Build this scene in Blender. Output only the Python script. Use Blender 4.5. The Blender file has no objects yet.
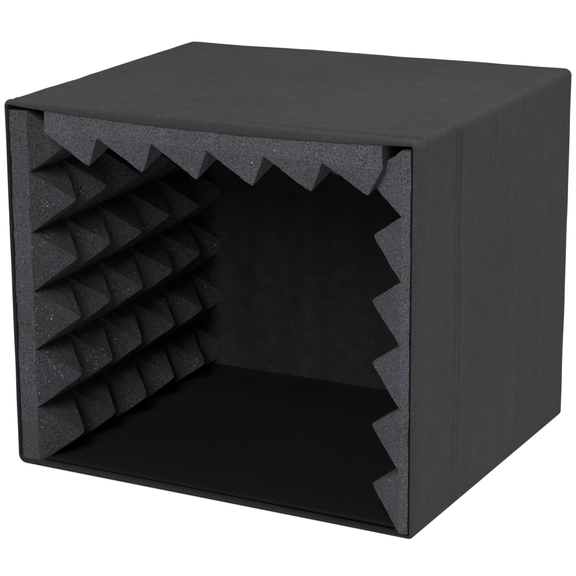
import bpy, math, random
from mathutils import Matrix, Vector, noise
import numpy as np

random.seed(4)
S = bpy.context.scene
C = S.collection
W, H, D = 0.340, 0.2878, 0.2897          # box width, height, depth (m)
BASE = Vector((W / 2, D / 2, 0.0))       # foot of the box: centre of its bottom


# ------------------------------------------------------------------ materials
def new_mat(name):
    m = bpy.data.materials.new(name)
    m.use_nodes = True
    nt = m.node_tree
    b = nt.nodes['Principled BSDF']
    tc = nt.nodes.new('ShaderNodeTexCoord')
    return m, nt, b, tc


def node(nt, kind, **kw):
    n = nt.nodes.new(kind)
    for k, v in kw.items():
        if k in n.inputs.keys():
            n.inputs[k].default_value = v
        else:
            setattr(n, k, v)
    return n


def ramp(nt, src, p0, c0, p1, c1):
    r = nt.nodes.new('ShaderNodeValToRGB')
    r.color_ramp.elements[0].position = p0
    r.color_ramp.elements[0].color = (*c0, 1)
    r.color_ramp.elements[1].position = p1
    r.color_ramp.elements[1].color = (*c1, 1)
    nt.links.new(src, r.inputs[0])
    return r


def mix(nt, a, b, fac, mode='MIX'):
    m = nt.nodes.new('ShaderNodeMix')
    m.data_type = 'RGBA'
    m.blend_type = mode
    for sock, v in ((m.inputs[0], fac), (m.inputs[6], a), (m.inputs[7], b)):
        if hasattr(v, 'links') or hasattr(v, 'is_linked'):
            nt.links.new(v, sock)
        else:
            sock.default_value = v
    return m.outputs[2]


def fabric(name, col, bright=1.0, sheen=0.0, mottle=0):
    m, nt, b, tc = new_mat(name)
    P = tc.outputs['Object']
    L = nt.links
    big = node(nt, 'ShaderNodeTexNoise', Scale=9.0, Detail=4.0)
    L.new(P, big.inputs['Vector'])
    # thread-like streaks, drawn out along the height
    mp = node(nt, 'ShaderNodeMapping')
    mp.inputs['Scale'].default_value = (700, 700, 120)
    L.new(P, mp.inputs['Vector'])
    thr = node(nt, 'ShaderNodeTexNoise', Scale=1.0, Detail=3.0)
    L.new(mp.outputs[0], thr.inputs['Vector'])
    fine = node(nt, 'ShaderNodeTexNoise', Scale=1100.0, Detail=2.0)
    L.new(P, fine.inputs['Vector'])
    c = Vector(col) * bright
    dark = tuple(c * 0.90)
    lite = (c.x * 1.11, c.y * 1.10, c.z * 1.07)
    r1 = ramp(nt, big.outputs['Fac'], 0.28, dark, 0.72, lite)
    r2 = ramp(nt, thr.outputs['Fac'], 0.25, (0.93,) * 3, 0.75, (1.06,) * 3)
    r3 = ramp(nt, fine.outputs['Fac'], 0.30, (0.70,) * 3, 0.70, (1.28,) * 3)
    o = mix(nt, r1.outputs[0], r2.outputs[0], 1.0, 'MULTIPLY')
    o = mix(nt, o, r3.outputs[0], 1.0, 'MULTIPLY')
    med = node(nt, 'ShaderNodeTexNoise', Scale=70.0, Detail=4.0, Roughness=0.6)
    L.new(P, med.inputs['Vector'])
    rm = ramp(nt, med.outputs['Fac'], 0.30, (0.91,) * 3, 0.70, (1.09,) * 3)
    o = mix(nt, o, rm.outputs[0], 1.0, 'MULTIPLY')
    if mottle:
        mo = node(nt, 'ShaderNodeTexNoise', Scale=80.0, Detail=6.0, Roughness=0.75)
        L.new(P, mo.inputs['Vector'])
        r4 = ramp(nt, mo.outputs['Fac'], 0.33, (0.74,) * 3, 0.70, (1.35,) * 3)
        o = mix(nt, o, r4.outputs[0], 1.0, 'MULTIPLY')
        mv = node(nt, 'ShaderNodeMapping')
        mv.inputs['Scale'].default_value = (34, 34, 2.2)
        L.new(P, mv.inputs['Vector'])
        vf = node(nt, 'ShaderNodeTexNoise', Scale=1.0, Detail=3.0)
        L.new(mv.outputs[0], vf.inputs['Vector'])
        r6 = ramp(nt, vf.outputs['Fac'], 0.35, (0.80,) * 3, 0.68, (1.30,) * 3)
        o = mix(nt, o, r6.outputs[0], 1.0, 'MULTIPLY')
        vo = node(nt, 'ShaderNodeTexVoronoi', Scale=85.0)
        L.new(P, vo.inputs['Vector'])
        r5 = ramp(nt, vo.outputs['Distance'], 0.03, (0.018,) * 3, 0.09, (0.0,) * 3)
        o = mix(nt, o, r5.outputs[0], 1.0, 'ADD')
    L.new(o, b.inputs['Base Color'])
    b.inputs['Roughness'].default_value = 0.85
    b.inputs['Specular IOR Level'].default_value = 0.12
    if sheen:
        b.inputs['Sheen Weight'].default_value = sheen
        b.inputs['Sheen Roughness'].default_value = 0.5
    bm1 = node(nt, 'ShaderNodeBump', Strength=0.35, Distance=0.0004)
    L.new(fine.outputs['Fac'], bm1.inputs['Height'])
    bm2 = node(nt, 'ShaderNodeBump', Strength=0.12, Distance=0.0008)
    L.new(thr.outputs['Fac'], bm2.inputs['Height'])
    L.new(bm1.outputs[0], bm2.inputs['Normal'])
    L.new(bm2.outputs[0], b.inputs['Normal'])
    return m


def foam_mat(name, col, dust=0.6):
    m, nt, b, tc = new_mat(name)
    P = tc.outputs['Object']
    L = nt.links
    grain = node(nt, 'ShaderNodeTexNoise', Scale=820.0, Detail=3.0, Roughness=0.7)
    L.new(P, grain.inputs['Vector'])
    big = node(nt, 'ShaderNodeTexNoise', Scale=22.0, Detail=3.0)
    L.new(P, big.inputs['Vector'])
    c = Vector(col)
    r1 = ramp(nt, grain.outputs['Fac'], 0.34, tuple(c * 0.42), 0.69, tuple(c * 1.95))
    r2 = ramp(nt, big.outputs['Fac'], 0.3, (0.86, 0.87, 0.82), 0.7, (1.1, 1.08, 1.14))
    o = mix(nt, r1.outputs[0], r2.outputs[0], 1.0, 'MULTIPLY')
    # open cells: small dark pores
    pore = node(nt, 'ShaderNodeTexVoronoi', Scale=900.0)
    L.new(P, pore.inputs['Vector'])
    r3 = ramp(nt, pore.outputs['Distance'], 0.05, (0.45,) * 3, 0.28, (1.0,) * 3)
    o = mix(nt, o, r3.outputs[0], 0.75, 'MULTIPLY')
    # lint and dust: sparse pale specks gathered in patches
    def specks(scale, rad, thresh, patch_lo, patch_hi, level):
        nonlocal o
        v = node(nt, 'ShaderNodeTexVoronoi', Scale=scale)
        L.new(P, v.inputs['Vector'])
        near = node(nt, 'ShaderNodeMath', operation='LESS_THAN')
        near.inputs[1].default_value = rad
        L.new(v.outputs['Distance'], near.inputs[0])
        sep = node(nt, 'ShaderNodeSeparateColor')
        L.new(v.outputs['Color'], sep.inputs[0])
        pick = node(nt, 'ShaderNodeMath', operation='GREATER_THAN')
        pick.inputs[1].default_value = thresh
        L.new(sep.outputs[0], pick.inputs[0])
        pn = node(nt, 'ShaderNodeTexNoise', Scale=30.0, Detail=1.0)
        L.new(P, pn.inputs['Vector'])
        pr = ramp(nt, pn.outputs['Fac'], patch_lo, (0,) * 3, patch_hi, (1,) * 3)
        m1 = node(nt, 'ShaderNodeMath', operation='MULTIPLY')
        L.new(near.outputs[0], m1.inputs[0]); L.new(pick.outputs[0], m1.inputs[1])
        m2 = node(nt, 'ShaderNodeMath', operation='MULTIPLY')
        L.new(m1.outputs[0], m2.inputs[0]); L.new(pr.outputs[0], m2.inputs[1])
        m3 = node(nt, 'ShaderNodeMath', operation='MULTIPLY')
        L.new(m2.outputs[0], m3.inputs[0]); L.new(sep.outputs[1], m3.inputs[1])
        o = mix(nt, o, (level, level, level, 1), m3.outputs[0])
    if dust:
        specks(300.0, 0.20, 0.70, 0.53, 0.66, 0.20 * dust)
        specks(420.0, 0.26, 0.55, 0.53, 0.66, 0.11 * dust)
        specks(150.0, 0.080, 0.76, 0.50, 0.60, 0.55 * dust)
    L.new(o, b.inputs['Base Color'])
    b.inputs['Roughness'].default_value = 0.95
    b.inputs['Specular IOR Level'].default_value = 0.08
    bm1 = node(nt, 'ShaderNodeBump', Strength=0.7, Distance=0.0008)
    L.new(grain.outputs['Fac'], bm1.inputs['Height'])
    L.new(bm1.outputs[0], b.inputs['Normal'])
    return m


FAB = fabric('black_nonwoven_fabric', (0.0187, 0.0205, 0.0199))
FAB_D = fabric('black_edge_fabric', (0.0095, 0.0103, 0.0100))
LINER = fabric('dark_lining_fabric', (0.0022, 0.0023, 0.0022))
BACKL = fabric('dark_back_lining', (0.0100, 0.0098, 0.0096), mottle=1)
FOAM = foam_mat('charcoal_foam', (0.0372, 0.0355, 0.0405), 0.6)
FOAM_E = foam_mat('charcoal_foam_lit_edge', (0.0305, 0.0295, 0.0340), 0.35)  # same foam for the left front edge, its brighter light put into the colour
FOAM_L = foam_mat('shaded_dusty_foam', (0.0212, 0.0205, 0.0228), 0.9)  # same foam, the dim interior's shade put into its colour; dust specks kept


# ------------------------------------------------------------------ helpers
def link(o):
    C.objects.link(o)
    return o


def mesh_obj(name, verts, faces, mat, parent=None, smooth=True, normals=None):
    me = bpy.data.meshes.new(name)
    off = BASE if parent else Vector((0, 0, 0))
    me.from_pydata([tuple(Vector(v) - off) for v in verts], [], faces)
    me.materials.append(mat)
    if smooth:
        me.polygons.foreach_set('use_smooth', [True] * len(me.polygons))
    me.update()
    if normals is not None:
        me.normals_split_custom_set_from_vertices(normals)
    o = link(bpy.data.objects.new(name, me))
    if parent:
        o.parent = parent
    return o


# corner corrections (the fabric box is not quite square): dx, dz per corner
CORN = {(0, 0, 1): (0.0010, 0.0005), (1, 0, 1): (0.0002, 0.0006), (0, 1, 1): (-0.0034, -0.0018), (1, 1, 1): (0.0044, 0.0019),
        (0, 0, 0): (-0.0012, -0.0012), (1, 0, 0): (-0.0012, -0.0036), (0, 1, 0): (-0.001, 0), (1, 1, 0): (0.0026, 0)}


def warp(p):
    fx, fy, fz = min(max(p[0] / W, 0), 1), min(max(p[1] / D, 0), 1), min(max(p[2] / H, 0), 1)
    dx = dz = 0.0
    for (i, j, k), (a, b) in CORN.items():
        w = (fx if i else 1 - fx) * (fy if j else 1 - fy) * (fz if k else 1 - fz)
        dx += w * a
        dz += w * b
    return Vector((p[0] + dx, p[1], p[2] + dz))


# ------------------------------------------------------------------ the thing
box = link(bpy.data.objects.new('sound_isolation_box', None))
box.location = BASE
box['label'] = 'open-fronted black fabric box lined with charcoal pyramid foam, standing on a white surface'
box['category'] = 'isolation box'


# ---- fabric shell: one continuous wrapped surface, cut into its panels
def g(t, c, s):
    return math.exp(-((t - c) / s) ** 2)


def sstep(a, b, t):
    t = min(max((t - a) / (b - a), 0), 1)
    return t * t * (3 - 2 * t)


def perimeter():
    """(side, corner centre / side point, normal) around the section; counter-clockwise seen from the front."""
    RC = {'bl': 0.0068, 'br': 0.004, 'tr': 0.0058, 'tl': 0.0045}
    pts = []
    ns, nc = 72, 12

    def side(p0, p1, n):
        for i in range(ns):
            t = i / ns
            pts.append((p0[0] + (p1[0] - p0[0]) * t, p0[1] + (p1[1] - p0[1]) * t, n[0], n[1], 0.0))

    def corner(cx, cz, a0, r):
        for i in range(nc):
            a = a0 + (math.pi / 2) * i / nc
            pts.append((cx, cz, math.cos(a), math.sin(a), r))
    bl, br, tr, tl = RC['bl'], RC['br'], RC['tr'], RC['tl']
    side((bl, 0), (W - br, 0), (0, -1)); corner(W - br, br, -math.pi / 2, br)
    side((W, br), (W, H - tr), (1, 0)); corner(W - tr, H - tr, 0, tr)
    side((W - tr, H), (tl, H), (0, 1)); corner(tl, H - tl, math.pi / 2, tl)
    side((0, H - tl), (0, bl), (-1, 0)); corner(bl, bl, math.pi, bl)
    return pts, ns, nc


PER, NS, NC = perimeter()
NP = len(PER)


def thick(x, z, nx, nz):
    tt = 0.0030 + 0.0055 * math.sin(math.pi * min(max(x / W, 0), 1)) ** 0.8    # sagging top lip
    tb = 0.0042 - 0.0026 * (x / W) ** 3
    tx = 0.0036 if nx > 0 else 0.0024
    tz = tt if nz > 0 else tb
    return (abs(nx) * tx + abs(nz) * tz) / (abs(nx) + abs(nz))


FOLDS = [(0.295, 0.040, 0.5, 0.030, 0.0006), (0.315, 0.100, 0.1, 0.025, 0.0006), (0.230, 0.026, 0.04, 0.050, 0.0006),
         (0.080, 0.030, -0.05, 0.050, 0.0004), (0.180, 0.170, 0.15, 0.060, 0.0004), (0.310, 0.190, -0.2, 0.030, 0.0005),
         (0.030, 0.200, 1.2, 0.040, 0.0004), (0.260, 0.245, 0.05, 0.060, 0.0004)]


def relief(x, y, z, nx, nz):
    """Creases, puffs and small wrinkles of the fabric, along its normal."""
    d = 0.0
    d += 0.0007 * noise.noise(Vector((x * 11, y * 11, z * 11)))
    d += 0.0004 * noise.noise(Vector((x * 45 + 7, y * 45, z * 30)))
    if nx > 0.2:
        k = nx
        yc = 0.0690 + 0.0026 * noise.noise(Vector((3.1, 0.2, z * 16)))
        yd = 0.1310 + 0.0040 * noise.noise(Vector((8.1, 0.2, z * 22)))
        fade = (0.55 + 0.45 * sstep(0.10, 0.27, z)) * sstep(0.0, 0.03, z)
        d += k * fade * (-0.00055 * g(y, yc - 0.0030, 0.0020) + 0.0009 * g(y, yc, 0.0020) - 0.0007 * g(y, yc + 0.0036, 0.0022) + 0.0004 * g(y, yc + 0.0080, 0.0030))
        f2 = sstep(0.20, 0.275, z)
        d += k * f2 * (0.0006 * g(y, yd, 0.0024) - 0.0006 * g(y, yd + 0.0040, 0.0024))
        d += k * 0.0009 * g(y, 0.012, 0.010)
        for yc, a in ((0.100, .00025), (0.165, .0003), (0.185, -.0003), (0.23, .00025)):
            d += k * a * g(y, yc + 0.004 * noise.noise(Vector((yc * 90, 1.0, z * 9))), 0.004)
    if nz > 0.2:
        k = nz
        f1 = sstep(0.05, 0.30, x)
        yy = 0.0085 + 0.004 * f1
        d += k * (0.3 + 0.9 * f1) * (-0.0017 * g(y, yy, 0.0016) + 0.0011 * g(y, yy + 0.0042, 0.0024))
        d += k * 0.0006 * g(y, 0.003, 0.003)
        f2 = sstep(0.245, 0.275, x)
        d += k * f2 * (0.0010 * g(y, 0.128, 0.0025) - 0.0012 * g(y, 0.133, 0.0018))
        f3 = sstep(0.30, 0.325, x)
        d += k * f3 * (0.0010 * g(y, 0.066, 0.0035) - 0.0012 * g(y, 0.0715, 0.002))
        d -= k * 0.0012 * math.sin(math.pi * x / W) * math.sin(math.pi * min(y / D, 1))
        # shallow pulled folds of the slack cover
        for x0_, y0_, ang, ln, a in FOLDS:
            ca, sa = math.cos(ang), math.sin(ang)
            p, q = (x - x0_) * ca + (y - y0_) * sa, -(x - x0_) * sa + (y - y0_) * ca
            d += k * a * g(p, 0, ln) * (g(q, 0, 0.0030) - 0.8 * g(q, 0.0050, 0.0030))
    if nz < 0.2:
        d *= sstep(0.0, 0.035, z)
    return d


stations = []                                     # (kind, y, offset rule, relief weight)
for y in (0.262, 0.20, 0.14, 0.08, 0.04, 0.02, 0.010):
    stations.append(('in', y, 1.0, 0.0))
RL = 0.0020
for i in range(9):
    a = math.pi * i / 8
    stations.append(('lip', RL - RL * math.sin(a), 0.5 + 0.5 * math.cos(a), sstep(0.3, 1.0, i / 8)))
RB = 0.006
yy, y = [], RL
while y < D - RB - 0.0005:
    fine_zone = y < 0.024 or 0.058 < y < 0.084 or 0.122 < y < 0.142
    y += 0.0007 if fine_zone else 0.0024
    yy.append(min(y, D - RB))
for y in yy:
    stations.append(('out', y, 0.0, 1.0))
for i in range(1, 9):
    a = math.pi / 2 * i / 8
    stations.append(('back', D - RB + RB * math.sin(a), RB * (1 - math.cos(a)), 1 - 0.6 * i / 8))
for sc in (0.93, 0.8, 0.6, 0.4, 0.2, 0.04):
    stations.append(('cap', D, sc, 0.0))

V, ring_kind = [], []
for kind, y, q, wr in stations:
    for (px, pz, nx, nz, r) in PER:
        x0, z0 = px + nx * r, pz + nz * r
        if kind in ('in', 'lip'):
            o = -thick(x0, z0, nx, nz) * q
        elif kind == 'back':
            o = -q
        elif kind == 'cap':
            o = -RB
        else:
            o = 0.0
        rr = max(r + o, 0.0004) if r > 0 else o
        x, z = px + nx * rr, pz + nz * rr
        if kind == 'cap':
            x, z = W / 2 + (x - W / 2) * q, H / 2 + (z - H / 2) * q
        elif wr > 0:
            dd = relief(x, y, z, nx, nz) * wr
            if nz < -0.5:
                dd = min(dd, 0) * 0.3
            x += nx * dd
            z += nz * dd
        v = warp((x, y, z))
        V.append((v.x, v.y, v.z))
F, tag = [], []
NSIDE = NS + NC
half = NC // 2


def side_of(i):
    # bottom 0, right 1, top 2, left 3; each takes half of the corners beside it
    return (((i + half) % NP) // NSIDE) % 4


for s in range(len(stations) - 1):
    for i in range(NP):
        j = (i + 1) % NP
        F.append((s * NP + i, s * NP + j, (s + 1) * NP + j, (s + 1) * NP + i))
        tag.append(4 if stations[s + 1][0] == 'cap' or (stations[s + 1][0] == 'back' and stations[s + 1][1] > D - RB * 0.3) else side_of(i))
last = (len(stations) - 1) * NP
F.append(tuple(last + i for i in range(NP)))
tag.append(4)

# make the faces look outwards, take the normals of the whole wrap, then cut it
tmp = bpy.data.meshes.new('tmp')
tmp.from_pydata(V, [], F)
tmp.update()
mid = tmp.polygons[(len(stations) // 2) * NP + NS + NC + 10]
if mid.normal.x < 0:
    F = [tuple(reversed(f)) for f in F]
    bpy.data.meshes.remove(tmp)
    tmp = bpy.data.meshes.new('tmp')
    tmp.from_pydata(V, [], F)
    tmp.update()
VN = [v.normal.copy() for v in tmp.vertices]
bpy.data.meshes.remove(tmp)
NAMES = {0: ('bottom_panel', None), 1: ('side_panel', None), 2: ('top_panel', None), 3: ('side_panel', None), 4: ('back_panel', None)}
for t in range(5):
    idx, vs, fs, ns_ = {}, [], [], []
    for f, tg in zip(F, tag):
        if tg != t:
            continue
        nf = []
        for k in f:
            if k not in idx:
                idx[k] = len(vs)
                vs.append(V[k])
                ns_.append(VN[k])
            nf.append(idx[k])
        fs.append(tuple(nf))
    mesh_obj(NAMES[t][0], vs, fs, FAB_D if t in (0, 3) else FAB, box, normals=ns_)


# ---- lining boards
def slab(name, x0, x1, y0, y1, z0, z1, mat, axis, amp, nu=60, nv=50):
    """Board whose face towards the room of the box is gently uneven; closed at the back."""
    vs, fs = [], []

    def pos(i, j, lay):
        a, b = i / nu, j / nv
        e = min(a, 1 - a, b, 1 - b)
        k = amp * min(e * 12, 1)
        if axis == 'z':
            x, y = x0 + (x1 - x0) * a, y0 + (y1 - y0) * b
            z = (z1 + k * noise.noise(Vector((x * 14, y * 14, 2))) + 0.006 * max(0.0, (y - y1 + 0.016) / 0.016) ** 2) if lay else z0
        else:
            x, z = x0 + (x1 - x0) * a, z0 + (z1 - z0) * b
            y = (y0 - k * noise.noise(Vector((x * 26, 5, z * 9))) - 0.005 * (1 - b) ** 3) if lay else y1
        return tuple(warp((x, y, z)))
    for lay in (1, 0):
        for j in range(nv + 1):
            for i in range(nu + 1):
                vs.append(pos(i, j, lay))
    n = (nu + 1) * (nv + 1)
    q = lambda i, j, l: (0 if l else n) + j * (nu + 1) + i
    for j in range(nv):
        for i in range(nu):
            fs.append((q(i, j, 1), q(i + 1, j, 1), q(i + 1, j + 1, 1), q(i, j + 1, 1)))
            fs.append((q(i, j, 0), q(i, j + 1, 0), q(i + 1, j + 1, 0), q(i + 1, j, 0)))
    for i in range(nu):
        fs.append((q(i, 0, 0), q(i + 1, 0, 0), q(i + 1, 0, 1), q(i, 0, 1)))
        fs.append((q(i, nv, 1), q(i + 1, nv, 1), q(i + 1, nv, 0), q(i, nv, 0)))
    for j in range(nv):
        fs.append((q(0, j, 1), q(0, j + 1, 1), q(0, j + 1, 0), q(0, j, 0)))
        fs.append((q(nu, j, 0), q(nu, j + 1, 0), q(nu, j + 1, 1), q(nu, j, 1)))
    return mesh_obj(name, vs, fs, mat, box, smooth=False)


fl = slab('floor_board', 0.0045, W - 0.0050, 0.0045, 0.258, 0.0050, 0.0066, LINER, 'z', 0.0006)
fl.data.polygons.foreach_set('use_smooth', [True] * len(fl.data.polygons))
bk = slab('back_board', 0.0045, W - 0.0050, 0.2585, 0.2655, 0.0052, H - 0.0125, BACKL, 'y', 0.0011)


# ---- foam: six by six pyramids on a flat base, cut straight along the valleys
def foam_panel(label, origin, along, out, length, base, peak, seed, tipfix=None, depth=0.2835, mat=None):
    """origin: front corner of the glued side; along: direction of the rows; out: towards the room."""
    N, K = 6, 20
    rnd = random.Random(seed)
    A, O = Vector(along), Vector(out)
    jit = {(i, j): (rnd.uniform(-.09, .09), rnd.uniform(-.09, .09), rnd.uniform(.93, 1.04)) for i in range(N) for j in range(N)}
    for i in range(N):
        jit[(i, 0)] = tuple(t * 0.3 for t in jit[(i, 0)][:2]) + (1.0,)
    if tipfix:
        for i, (da, db, sc) in tipfix.items():
            a, b, c = jit[(i, 0)]
            jit[(i, 0)] = (da, db, sc)
    M = N * K + 1
    vs, fs = [], []

    def height(u, v):
        i, j = min(int(u), N - 1), min(int(v), N - 1)
        a, b = (u - i) * 2 - 1, (v - j) * 2 - 1
        ja, jb, js = jit[(i, j)]
        # move the tip a little by re-mapping each half of the cell
        a2 = (a - ja) / (1 - ja) if a > ja else (a - ja) / (1 + ja)
        b2 = (b - jb) / (1 - jb) if b > jb else (b - jb) / (1 + jb)
        return base + (peak - base) * js * (1 - max(abs(a2), abs(b2))), ja, jb, js, i, j

    def cell_pt(i, j, p, q):
        # p, q in -K/2..K/2; rings of the pyramid stay on its ridges
        ja, jb, js = jit[(i, j)]
        a, b = p / (K / 2), q / (K / 2)
        h = 1 - max(abs(a), abs(b))
        ca = a + ja * h
        cb = b + jb * h
        h = min(h, 0.968)
        return (i + (ca + 1) / 2) / N, (j + (cb + 1) / 2) / N, base + (peak - base) * js * h

    def place(u, v, h):
        w = 0.0006 * noise.noise(Vector((u * 23 + seed, v * 23, 1.7)))
        y = 0.0014 + 0.0012 * (0.5 + noise.noise(Vector((u * 9, seed, 0)))) * (1 - v) + v * depth
        p = Vector(origin) + A * (u * length) + O * (h + (w if h > base * 0.5 else 0)) + Vector((0, y, 0))
        p.x += 0.0005 * noise.noise(p * 60 + Vector((seed, 0, 0)))
        p.z += 0.0005 * noise.noise(p * 60 + Vector((0, seed, 9)))
        e = noise.noise_vector(p * 190 + Vector((seed, 0, 0))) * 0.00035
        p += e
        p.y = max(p.y, 0.0004)
        return tuple(warp(p))
    # upper surface
    cache = {}

    def vid(i, j, p, q):
        key = (i * K + p + K // 2, j * K + q + K // 2)
        if key not in cache:
            cache[key] = len(vs)
            vs.append(place(*cell_pt(i, j, p, q)))
        return cache[key]
    R2 = K // 2
    for i in range(N):
        for j in range(N):
            for p in range(-R2, R2):
                for q in range(-R2, R2):
                    a, b, c, d = vid(i, j, p, q), vid(i, j, p + 1, q), vid(i, j, p + 1, q + 1), vid(i, j, p, q + 1)
                    if (p + 0.5) * (q + 0.5) > 0:
                        fs += [(a, b, c), (a, c, d)]
                    else:
                        fs += [(a, b, d), (b, c, d)]
    # skirt with a few steps down to the glued side, then the glued side
    n = N * K
    border = [(k, 0) for k in range(n)] + [(n, k) for k in range(n)] + [(n - k, n) for k in range(n)] + [(0, n - k) for k in range(n)]
    top = [cache[b] for b in border]
    prev = top
    for s in (0.66, 0.33, 0.0):
        cur = []
        for (p, q) in border:
            cur.append(len(vs))
            vs.append(place(p / n, q / n, base * s))
        for k in range(len(border)):
            k2 = (k + 1) % len(border)
            fs.append((prev[k2], prev[k], cur[k], cur[k2]))
        prev = cur
    fs.append(tuple(reversed(prev)))
    o = mesh_obj('foam_panel', vs, fs, mat or FOAM, box, smooth=False)
    o['label'] = label
    me = o.data
    if mat:                                     # front edge: same foam with less shade put into its colour
        me.materials.append(FOAM_E)
        for p_ in me.polygons:
            if abs(p_.normal.y) > 0.9 and abs(p_.normal.x) < 0.35 and p_.center.y + BASE.y < 0.006:
                p_.material_index = 1
    # orient outwards
    cen = sum((v.co for v in me.vertices), Vector()) / len(me.vertices)
    f0 = me.polygons[0]
    if f0.normal.dot(Vector(out)) < 0:
        me.flip_normals()
    return o


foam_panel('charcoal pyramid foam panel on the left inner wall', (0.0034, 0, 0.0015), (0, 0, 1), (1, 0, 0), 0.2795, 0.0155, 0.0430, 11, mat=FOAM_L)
foam_panel('charcoal pyramid foam panel on the right inner wall, seen edge on', (W - 0.0052, 0, 0.0025), (0, 0, 1), (-1, 0, 0), 0.2785, 0.0068, 0.0408, 23, tipfix={5: (-0.06, -0.25, 1.06)})
foam_panel('charcoal pyramid foam panel under the top, seen edge on', (0.0345, 0, H - 0.0042), (1, 0, 0), (0, 0, -1), 0.2785, 0.0172, 0.0440, 37, tipfix={0: (0.42, -0.62, 0.95), 1: (0.38, -0.60, 0.93), 2: (0.41, -0.64, 0.94), 3: (0.37, -0.61, 0.96), 4: (0.42, -0.60, 0.92), 5: (0.34, -0.62, 0.84)})


# ------------------------------------------------------------------ the setting
m, nt, b, tc = new_mat('white_glow_ground')
nz = node(nt, 'ShaderNodeTexNoise', Scale=3.0, Detail=2.0)
nt.links.new(tc.outputs['Object'], nz.inputs['Vector'])
r = ramp(nt, nz.outputs['Fac'], 0.3, (0.19, 0.19, 0.19), 0.7, (0.21, 0.21, 0.21))
nt.links.new(r.outputs[0], b.inputs['Base Color'])
b.inputs['Roughness'].default_value = 0.9
b.inputs['Specular IOR Level'].default_value = 0.1
b.inputs['Emission Color'].default_value = (1, 1, 1, 1)
b.inputs['Emission Strength'].default_value = 0.92          # added glow: keeps the ground white and hides the contact shadow
R = 30.0
gr = mesh_obj('ground', [(-R, -R, -0.0042), (R, -R, -0.0042), (R, R, -0.0042), (-R, R, -0.0042)], [(0, 1, 2, 3)], m, smooth=False)
gr['kind'] = 'structure'

# ------------------------------------------------------------------ light
w = bpy.data.worlds.new('World')
S.world = w
w.use_nodes = True
w.node_tree.nodes['Background'].inputs[0].default_value = (1, 1, 1, 1)
w.node_tree.nodes['Background'].inputs[1].default_value = 0.15


def area(name, loc, target, size, power):
    l = bpy.data.lights.new(name, 'AREA')
    l.shape = 'RECTANGLE'
    l.size, l.size_y = size
    l.energy = power
    o = link(bpy.data.objects.new(name, l))
    o.location = loc
    o.rotation_euler = (Vector(target) - Vector(loc)).to_track_quat('-Z', 'Y').to_euler()
    return o


area('overhead_softbox', (0.40, 0.35, 2.2), (0.17, 0.15, 0.1), (1.5, 1.5), 58)
area('front_softbox', (0.42, -1.80, 1.62), (0.17, 0.0, 0.12), (0.7, 1.5), 88)
area('side_fill', (2.1, 0.75, 1.0), (0.3, 0.15, 0.15), (1.0, 1.4), 36)  # added fill lamp: brightens the right panel without shining into the box

# ------------------------------------------------------------------ camera
az, el, ro = -0.492037955625013, 0.2893565324623141, -0.012701026903530593
f = Vector((math.sin(az) * math.cos(el), math.cos(az) * math.cos(el), -math.sin(el)))
rt = f.cross(Vector((0, 0, 1))).normalized()
up = rt.cross(f)
r2 = rt * math.cos(ro) + up * math.sin(ro)
u2 = -rt * math.sin(ro) + up * math.cos(ro)
cam = bpy.data.cameras.new('camera')
co = link(bpy.data.objects.new('camera', cam))
M = Matrix((r2, u2, -f)).transposed().to_4x4()
M.translation = Vector((0.9512998758381325, -1.3495594421007326, 0.6262571896608446))
co.matrix_world = M
cam.sensor_width = 36.0
cam.lens = 2227.0515 / 576 * 36
cam.shift_x = 14.848 / 576
cam.shift_y = 0.943 / 576
cam.clip_end = 200
S.camera = co
S.view_settings.view_transform = 'Standard'
S.view_settings.look = 'None'
S.view_settings.exposure = 0
